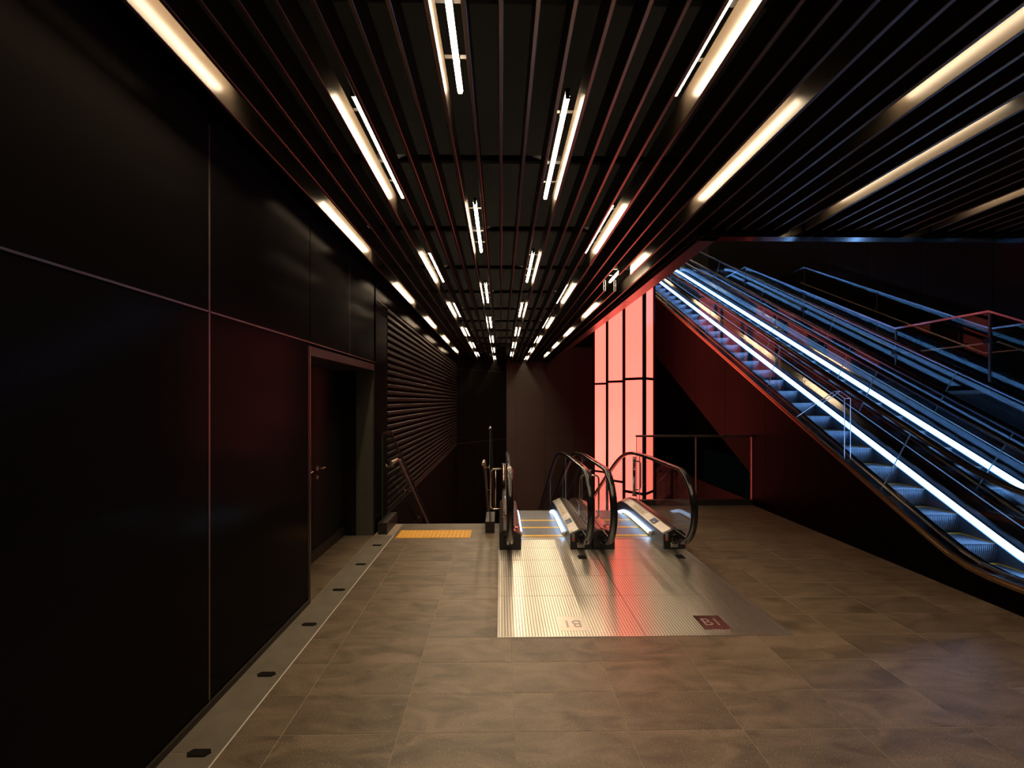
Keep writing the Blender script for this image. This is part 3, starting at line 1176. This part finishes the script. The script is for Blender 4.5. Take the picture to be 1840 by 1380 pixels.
def stair_guard(xg, xrail, y0, yk, ztop, zrail, sgn, label, cat='glass railing'):
    root = thing('stair_guard', label, cat, (xg, y0, 0), 'glass guards of the staircase going down')
    pane = [(y0, 0.14), (y0, ztop), (yk, ztop), (10.2, ztop - SL * (10.2 - yk)), (10.2, ztop - 1.25 - SL * (10.2 - yk)), (yk + 0.28, 0.05), (yk + 0.1, 0.14)]
    part('glass_panel', MB().prism_x(pane, xg - 0.006, xg + 0.006, 0, 1), ['green_glass', 'green_edge'], root)
    part('top_rail', MB().sweep([(xg - 0.013, -0.006), (xg + 0.013, -0.006), (xg + 0.013, 0.016), (xg - 0.013, 0.016)],
                                [(y0, ztop), (yk, ztop), (10.2, ztop - SL * (10.2 - yk))]), 'blue_steel', root)
    part('curb', MB().slab(xg - 0.06, xg + 0.06, y0 + 0.0, 6.1, -0.012, 0.15, 0.004), 'plinth_stone', root)
    yk2 = yk + 0.05
    rp = [(xrail, y0 + 0.02, zrail), (xrail, yk2 - 0.12, zrail), (xrail, yk2, zrail - 0.03), (xrail, 9.8, zrail - 0.03 - SL * (9.8 - yk2))]
    part('handrail', MB().tube(rp, 0.021, 12), 'brushed_steel', root)
    for yb in (y0 + 0.15, 6.8, 7.9):
        zb = zrail if yb < yk2 else zrail - 0.03 - SL * (yb - yk2)
        part('bracket', MB().tube([(xrail, yb, zb - 0.015), (xrail, yb, zb - 0.06), (xg, yb, zb - 0.06)], 0.008, 8)
             .tube([(xg + sgn * 0.004, yb, zb - 0.06), (xg + sgn * 0.02, yb, zb - 0.06)], 0.022, 12), 'chrome', root)


stair_guard(-1.54, -1.43, 5.56, 5.95, 1.31, 0.93, 1, 'glass guard with steel handrail on the wall side of the staircase')
stair_guard(-0.145, -0.235, 5.6, 6.0, 1.36, 0.9, -1, 'glass guard with steel handrail beside the left escalator')
# tactile strip: three yellow tiles with rows of studs
tp = thing('tactile_strip', 'yellow studded tactile strip in front of the staircase', 'tactile paving', (-0.86, 5.57, 0))
for k in range(3):
    x0 = -1.335 + k * 0.315
    mb = MB().slab(x0, x0 + 0.314, 5.41, 5.725, -0.004, 0.004, 0.001)
    mb2 = MB()
    for i in range(6):
        for j in range(6):
            cx, cy = x0 + 0.026 + i * 0.0524, 5.437 + j * 0.0524
            n = 8
            vs = [(cx + 0.018 * math.cos(2 * math.pi * q / n), cy + 0.018 * math.sin(2 * math.pi * q / n), 0.004) for q in range(n)]
            vs += [(cx + 0.011 * math.cos(2 * math.pi * q / n), cy + 0.011 * math.sin(2 * math.pi * q / n), 0.0095) for q in range(n)]
            fs = [[q, (q + 1) % n, n + (q + 1) % n, n + q] for q in range(n)] + [[n + q for q in range(n)]]
            mb2.add(vs, fs)
    tl = part('tactile_tile', mb, 'tactile_yellow', tp, at=(x0, 5.41, 0))
    part('studs', mb2, 'tactile_yellow', tl)

# ================================================================== RED LANTERN COLUMNS
U = 0.0153
GLW = 19.8 * U
for i, (cx, cy) in enumerate(((193 * U, 592.5 * U), (193 * U - 0.035, 592.5 * U + 1.30), (193 * U - 0.07, 592.5 * U + 2.63))):
    root = thing('lantern_column', 'tall red glowing lantern column, %s from the glass railing' % ['first', 'second', 'third'][i],
                 'light column', (cx, cy, -5.4), 'red lantern columns beside the escalators')
    w = 20.5 * U
    C = [(cx - w, cy), (cx, cy - w * 1.1), (cx + w, cy), (cx, cy + w * 1.1)]
    zs = [-5.4, -4.98, -2.59, -0.19, 2.20, 4.6, 7.0]
    for q in range(4):
        a, b = C[q], C[(q + 1) % 4]
        ex, ey = b[0] - a[0], b[1] - a[1]
        le = math.hypot(ex, ey)
        ex, ey = ex / le, ey / le
        nx, ny = ey, -ex
        for z0, z1 in zip(zs[:-1], zs[1:]):
            p0 = (a[0] + ex * 0.012, a[1] + ey * 0.012)
            p1 = (b[0] - ex * 0.012, b[1] - ey * 0.012)
            mb = MB().prism_z([p0, p1, (p1[0] - nx * 0.02, p1[1] - ny * 0.02), (p0[0] - nx * 0.02, p0[1] - ny * 0.02)], z0 + 0.012, z1 - 0.012)
            part('light_panel', mb, 'lantern_glow', root, at=(cx, cy, z0), label='glowing red panel' if q == 0 and z0 < -5 else None)
            # horizontal frame bar, slightly proud
            mb = MB().prism_z([(a[0] + nx * 0.006, a[1] + ny * 0.006), (b[0] + nx * 0.006, b[1] + ny * 0.006),
                               (b[0] - nx * 0.03, b[1] - ny * 0.03), (a[0] - nx * 0.03, a[1] - ny * 0.03)], z1 - 0.028, z1 + 0.028)
            part('cross_bar', mb, 'fixture_black', root, at=(cx, cy, z1))
    for q, (px_, py_) in enumerate(C):
        h = 0.042
        part('corner_post', MB().prism_z([(px_ - h, py_), (px_, py_ - h), (px_ + h, py_), (px_, py_ + h)], -5.45, 7.02),
             'fixture_black', root)

# ================================================================== GLASS RAILING BY THE OPENING
gr = thing('glass_railing', 'glass railing with dark top rail at the floor opening', 'railing', (3.2, 7.05, 0))
part('base_channel', MB().slab(2.20, 4.195, 7.02, 7.10, 0.0, 0.09, 0.003), 'plinth_stone', gr)
part('top_rail', MB().slab(2.25, 4.198, 7.03, 7.085, 1.135, 1.166, 0.004), 'bronze_trim', gr)
for a, b in ((2.26, 3.246), (3.252, 4.17)):
    mb = MB()
    ed = 1
    # pane with its own polished edges
    mb.box(a, b, 7.049, 7.061, 0.09, 1.135)
    mb.m[-2] = mb.m[-4 + 1] = 0
    mb2 = MB()
    part('glass_panel', mb, ['green_glass'], gr)
for x in (3.249, 4.182):
    part('glass_joint', MB().box(x - 0.008, x + 0.008, 7.046, 7.064, 0.09, 1.135), 'pane_edge', gr, label='pale polished pane edge')
part('glass_joint', MB().box(2.256, 2.26, 7.046, 7.064, 0.09, 1.135), 'fixture_black', gr)

# ================================================================== UP ESCALATORS (right)
YTOP = 15.0


def up_line(base, kink, s=0.06, top=None, kt=15.1):
    def f(y):
        z = base + softplus(T * (y - kink), s) - softplus(T * (y - kt), 0.12)
        return z
    return f


deckf = up_line(0.24, 3.79, 0.06, kt=15.1)
handf = up_line(0.95, 3.565, 0.08, kt=14.9)
nosef = up_line(0.0, 3.67, 0.05, kt=15.0)


def path(f, y0, y1, n):
    return [(y, f(y)) for y in frange(y0, y1, n)]


def build_up(idx, xl, label):
    root = thing('up_escalator', label, 'escalator', (xl + 0.55, 3.0, 0), 'escalators climbing on the right')
    dp = path(deckf, 1.9, 17.0, 90)
    xa, xb = xl + 0.20, xl + 0.80
    xr = xl + 1.1
    if idx == 0:
        # side cladding in upright panels
        y = 1.9
        edges = frange(1.9, 16.3, 13)

        def bottom(y):
            return 0.0 if y < 7.05 else 0.5 + 0.56 * (y - 7.05)
        for a, b in zip(edges[:-1], edges[1:]):
            cuts = [a + 0.004, b - 0.004]
            if a < 7.05 < b:
                cuts = None
                segs = [(a + 0.004, 7.048), (7.052, b - 0.004)]
            else:
                segs = [(a + 0.004, b - 0.004)]
            for c, d in segs:
                n = 8
                top = [(y_, deckf(y_) - 0.052) for y_ in frange(c, d, n)]
                bot = [(y_, bottom(y_)) for y_ in (d, c)]
                part('side_panel', MB().prism_x(top + bot, xl, xl + 0.02), 'red_lit_black_panel', root, at=(xl, c, 0))
        bk = [(1.9, 0), (7.05, 0), (7.05, 0.5), (16.3, 0.5 + 0.56 * 9.25)]
        tp_ = [(y_, deckf(y_) - 0.07) for y_ in frange(16.3, 1.9, 50)]
        part('truss_core', MB().prism_x(bk + tp_, xl + 0.022, xl + 0.05), 'void_black', root)
        soff = [(y_, 0.5 + 0.56 * (y_ - 7.05)) for y_ in frange(7.05, 16.3, 12)]
    soff = [(y_, 0.5 + 0.56 * (y_ - 7.05)) for y_ in frange(7.05, 16.3, 12)]
    part('soffit', MB().sweep([(xl, -0.012), (xl + 1.095, -0.012), (xl + 1.095, 0.0), (xl, 0.0)], soff), 'red_lit_black_panel', root)
    part('end_panel', MB().box(xl, xl + 1.095, 7.05, 7.07, -0.0, 0.5), 'red_lit_black_panel', root)
    xt = xl + (0.0 if idx == 0 else 0.0125)
    part('edge_trim', MB().sweep([(xt - 0.012, -0.052), (xl + 0.02, -0.052), (xl + 0.02, 0.002), (xt - 0.004, 0.002), (xt - 0.004, -0.02), (xt - 0.012, -0.024)], dp), 'bronze_edge', root)
    zoff = 0.0
    part('outer_deck', MB().sweep([(xl + 0.02, -0.02), (xl + 0.118, -0.02), (xl + 0.118, 0), (xl + 0.02, 0)], dp), 'bronze_deck', root)
    part('outer_deck', MB().sweep([(xr - 0.118, -0.02), (xr - 0.003, -0.02), (xr - 0.003, 0), (xr - 0.118, 0)], dp), 'bronze_deck', root)
    for s, i_, g in ((1, xa, xl + 0.13), (-1, xb, xr - 0.17)):
        lo, hi = (g + 0.012, i_) if s == 1 else (i_, g - 0.012)
        tilt = 0.074 if s == -1 else 0.0
        part('inner_deck', MB().sweep([(lo, -0.02), (hi, -0.02), (hi, tilt), (lo, 0.0)], dp), 'bronze_deck', root)
        part('glass_clamp', MB().sweep([(g - 0.012, -0.02), (g + 0.012, -0.02), (g + 0.011, tilt + 0.012), (g - 0.011, tilt + 0.012)], dp), 'deck_steel', root)
        part('skirt', MB().sweep([(i_ - s * 0.004, -0.6), (i_, -0.6), (i_, -0.021), (i_ - s * 0.004, -0.021)], dp), 'skirt_steel', root)
        lp = path(lambda y_: deckf(y_) - 0.115, 2.6, 15.2, 80)
        w = s * 0.022
        part('led_strip', MB().sweep([(i_, -0.046), (i_ + w, -0.038), (i_ + w, 0.038), (i_, 0.046)], lp), 'led_glow', root,
             label='glowing blue white skirt light')
        part('led_cover', MB().sweep([(i_, 0.048), (i_ + w * 1.2, 0.048), (i_ + w * 1.2, 0.053), (i_, 0.053)], lp), 'skirt_steel', root)
        part('led_cover', MB().sweep([(i_, -0.053), (i_ + w * 1.2, -0.053), (i_ + w * 1.2, -0.048), (i_, -0.048)], lp), 'skirt_steel', root)
        # handrail with a newel loop at the foot
        zt, zb = 0.95, 0.2
        r_ = (zt - zb) / 2
        yc = 2.3
        hp = [(2.9, zb), (2.5, zb)] + [(yc + r_ * math.cos(-math.pi / 2 - math.pi * q / 16), zb + r_ + r_ * math.sin(-math.pi / 2 - math.pi * q / 16)) for q in range(17)]
        hp += path(handf, 2.42, 16.6, 80)
        part('handrail', MB().sweep(shifted(HR_PROF, g), hp, normal=True, smooth=True), 'rubber', root, label='black rubber handrail')
        part('handrail_guide', MB().sweep([(g - 0.011, -0.034), (g + 0.011, -0.034), (g + 0.011, -0.017), (g - 0.011, -0.017)], hp[3:], normal=True), 'blue_steel', root)
        js = [2.55, 4.75, 6.85, 8.95, 11.05, 13.15, 15.25, 16.4]
        if s == -1:
            js = [2.55, 3.95, 6.05, 8.15, 10.25, 12.35, 14.45, 16.4]
        for a, b in zip(js[:-1], js[1:]):
            sa = 0.0 if a < 3.2 else 0.33
            sb = 0.0 if b > 15.9 else 0.33
            bot = [(y_, deckf(y_) + 0.005) for y_ in frange(a + 0.003, b - 0.003, 12)]
            top = [(y_, handf(y_) - 0.02) for y_ in frange(b - 0.003 - sb, a + 0.003 - sa, 12)]
            part('glass_panel', MB().prism_x(bot + top, g - 0.005, g + 0.005, 0, 1), ['clear_glass', 'glass_edge'], root)
    # steps
    yk = 3.67 + 0.179
    src = None
    y = 2.44
    i = 0
    N0 = 4.204 - 3 * STEP_T
    y = N0
    while y < 16.2:
        z = nosef(y) if y > 3.6 else nosef(y)
        if y > 2.6 or True:
            if src is None:
                mb = step_mesh(xa + 0.004, xb - 0.004, y, z, STEP_R)
                src = part('step', mb, 'step_metal', root, at=(xa, y, z))
                part('yellow_edge', MB().box(xb - 0.03, xb - 0.004, y, y + STEP_T, z, z + 0.002)
                     .box(xa + 0.004, xa + 0.03, y, y + STEP_T, z, z + 0.002)
                     .box(xa + 0.004, xb - 0.004, y + STEP_T - 0.035, y + STEP_T, z, z + 0.002), 'yellow_paint', src)
            else:
                o = instance(src, root, (xa, y, z))
                for ch in src.children:
                    c = ch.copy()
                    COL.objects.link(c)
                    c.parent = o
        y += STEP_T
    part('floor_plate', MB().box(xl, xr - 0.003, 1.9, 3.14, -0.02, 0.002), 'plate_metal', root, at=(xl, 1.9, 0))
    part('upper_plate', MB().box(xl, xr - 0.003, 16.2, 17.2, 6.2, 6.38), 'deck_dark_steel', root)
    return root


build_up(0, 4.2, 'nearer escalator climbing to the upper floor, blue lit steps beside the dark side panels')
build_up(1, 5.3, 'farther escalator climbing to the upper floor, between the nearer escalator and the stair')

# clear wedge guard on the near balustrade
ag = thing('wedge_guard', 'clear acrylic wedge guard standing on the near escalator deck', 'guard panel', (4.24, 5.16, 1.0))
pl = [(5.16, deckf(5.16) + 0.004), (5.16, 1.767), (5.316, 1.86), (6.02, deckf(6.02) + 0.004)]
part('front_sheet', MB().box(4.215, 4.29, 5.155, 5.161, deckf(5.16) + 0.004, 1.767), 'acrylic', ag)
part('side_sheet', MB().prism_x(pl, 4.215, 4.220), 'acrylic', ag)
ed = MB()
for a, b in zip(pl, pl[1:] + pl[:1]):
    ed.tube([(4.2175, a[0], a[1]), (4.2175, b[0], b[1])], 0.0045, 6)
ed.tube([(4.29, 5.158, pl[0][1]), (4.29, 5.158, 1.767)], 0.0045, 6)
ed.tube([(4.2175, 5.158, 1.767), (4.29, 5.158, 1.767)], 0.0045, 6)
ed.tube([(4.2175, 5.316, 1.86), (4.29, 5.316, 1.86)], 0.004, 6)
ed.tube([(4.29, 5.158, 1.767), (4.29, 5.316, 1.86), (4.29, 5.7, 1.665)], 0.004, 6)
part('polished_edge', ed, 'pane_edge', ag, label='pale polished edges')

# ================================================================== STAIR BEYOND THE ESCALATORS
us = thing('upper_stair', 'dark stair with a mid landing beyond the climbing escalators', 'stairs', (7.4, 7.0, 0))
LZ, LZ2 = 1.885, 4.29
src = None


def ustep(y, z):
    global src
    if src is None:
        src = part('stair_step', MB().slab(6.62, 8.3, y, y + 0.32, z - 0.2, z, 0.004), 'plinth_stone', us, at=(7.4, y, z))
    else:
        instance(src, us, (7.4, y, z))


for i in range(11):
    ustep(5.66 - 0.29 * (i + 1), LZ - 0.163 * (i + 1))
for i in range(14):
    ustep(7.04 + 0.29 * i, LZ + 0.163 * (i + 1))
part('landing', MB().box(6.62, 8.3, 5.65, 7.04, LZ - 0.2, LZ), 'plinth_stone', us)
part('landing', MB().box(6.62, 8.3, 11.1, 12.6, LZ2 - 0.2, LZ2), 'plinth_stone', us)
for xs_ in (6.60, 8.30):
    part('stringer', MB().prism_x([(2.3, -0.0), (5.66, LZ - 0.05), (7.04, LZ - 0.05), (11.4, LZ2 - 0.05), (12.6, LZ2 - 0.05), (12.6, LZ2 - 0.55),
                                   (11.5, LZ2 - 0.55), (7.1, LZ - 0.5), (5.8, LZ - 0.5), (3.0, 0.0)], xs_ - 0.01, xs_ + 0.01), 'black_panel_dull', us)


def upper_guard(xg, label):
    root = thing('stair_guard', label, 'glass railing', (xg, 7.04, LZ), 'glass guards of the upper stair')
    top = [(3.0, 2.935 - 0.55 * 2.66), (5.66, 2.937), (7.03, 2.937), (11.43, 5.345), (12.6, 5.345)]
    part('top_rail', MB().sweep([(xg - 0.02, 0.0), (xg + 0.02, 0.0), (xg + 0.02, 0.028), (xg - 0.02, 0.028)], top), 'blue_steel', root)
    cuts = [(3.0, 5.66), (5.66, 7.03), (7.03, 9.2), (9.2, 11.43), (11.43, 12.6)]

    def ft(y):
        for (a, za), (b, zb) in zip(top[:-1], top[1:]):
            if a <= y <= b:
                return za + (zb - za) * (y - a) / (b - a)
    for a, b in cuts:
        a2, b2 = a + 0.006, b - 0.006
        part('glass_panel', MB().prism_x([(a2, ft(a2) - 0.98), (b2, ft(b2) - 0.98), (b2, ft(b2)), (a2, ft(a2))], xg - 0.006, xg + 0.006, 0, 1),
             ['green_glass', 'glass_edge'], root)
        part('post', MB().box(xg - 0.012, xg + 0.012, b - 0.012, b + 0.012, ft(b) - 1.1, ft(b) - 0.0), 'trim_dark', root)
        part('clamp', MB().box(xg - 0.035, xg + 0.035, b - 0.05, b + 0.05, ft(b) - 0.42, ft(b) - 0.34), 'fixture_black', root)
    hz = [(xg - 0.12 if xg > 7 else xg + 0.12, y_, ft(y_) - 0.4) for y_ in (3.0, 5.66, 7.03, 11.43)]
    part('handrail', MB().tube(hz, 0.012, 8), 'bronze_edge', root)


upper_guard(6.62, 'glass guard with pale top rail on the near side of the upper stair')
upper_guard(8.25, 'glass guard with pale top rail on the far side of the upper stair')

# right wall and the upper floor
wr = struct_root('wall_right', 'black panelled wall beyond the upper stair')
y = 17.55
ys = []
while y > -4:
    ys.append(y)
    y -= 1.278
ys = ys[::-1]
for a, b in zip(ys[:-1], ys[1:]):
    for z0, z1 in ((-0.3, 5.55), (5.55, 9.8)):
        part('panel', MB().box(8.62, 8.65, a + 0.006, b - 0.006, z0 + 0.006, z1 - 0.006), 'black_panel', wr, at=(8.62, a, z0))
part('backing', MB().box(8.655, 8.8, -4, 19.6, -0.3, 9.8), 'trim_dark', wr)
part('stringer_line', MB().prism_x([(6.0, 2.36), (12.0, 5.74), (12.0, 5.86), (6.0, 2.48)], 8.595, 8.62), 'void_black', wr)
uf = struct('floor_upper', MB().box(2.2, 9.4, 16.2, 20.0, 6.0, 6.3), 'plinth_stone', 'dark upper floor at the top of the escalators')
uw = struct_root('wall_upper', 'dark upper lobby wall with grey panels')
part('panel', MB().box(2.1, 9.4, 19.6, 19.8, -5.5, 9.9), 'black_panel_dull', uw)
part('panel', MB().box(7.9, 8.6, 19.56, 19.6, 6.35, 8.9), 'grey_wall', uw, label='grey wall panel')
part('panel', MB().box(6.0, 6.7, 19.57, 19.6, 6.35, 8.9), 'black_panel_dull', uw)
struct('ceiling_upper', MB().box(2.0, 9.4, 4.06, 20, 9.8, 10.0), 'void_black', 'black roof over the escalator hall')

# lamps under the roof of the escalator hall (seen only as reflections in the metal decks)
for n_, x in enumerate((5.14, 6.6)):
    for m_, y in enumerate((8.13, 10.66, 13.19, 15.72)):
        ZL = 9.72
        lamp(x, y + (1.265 if n_ == 1 else 0), 'warm linear roof light over the escalators, %s of the %s roof row' % (ORD[m_], ORD[n_]))
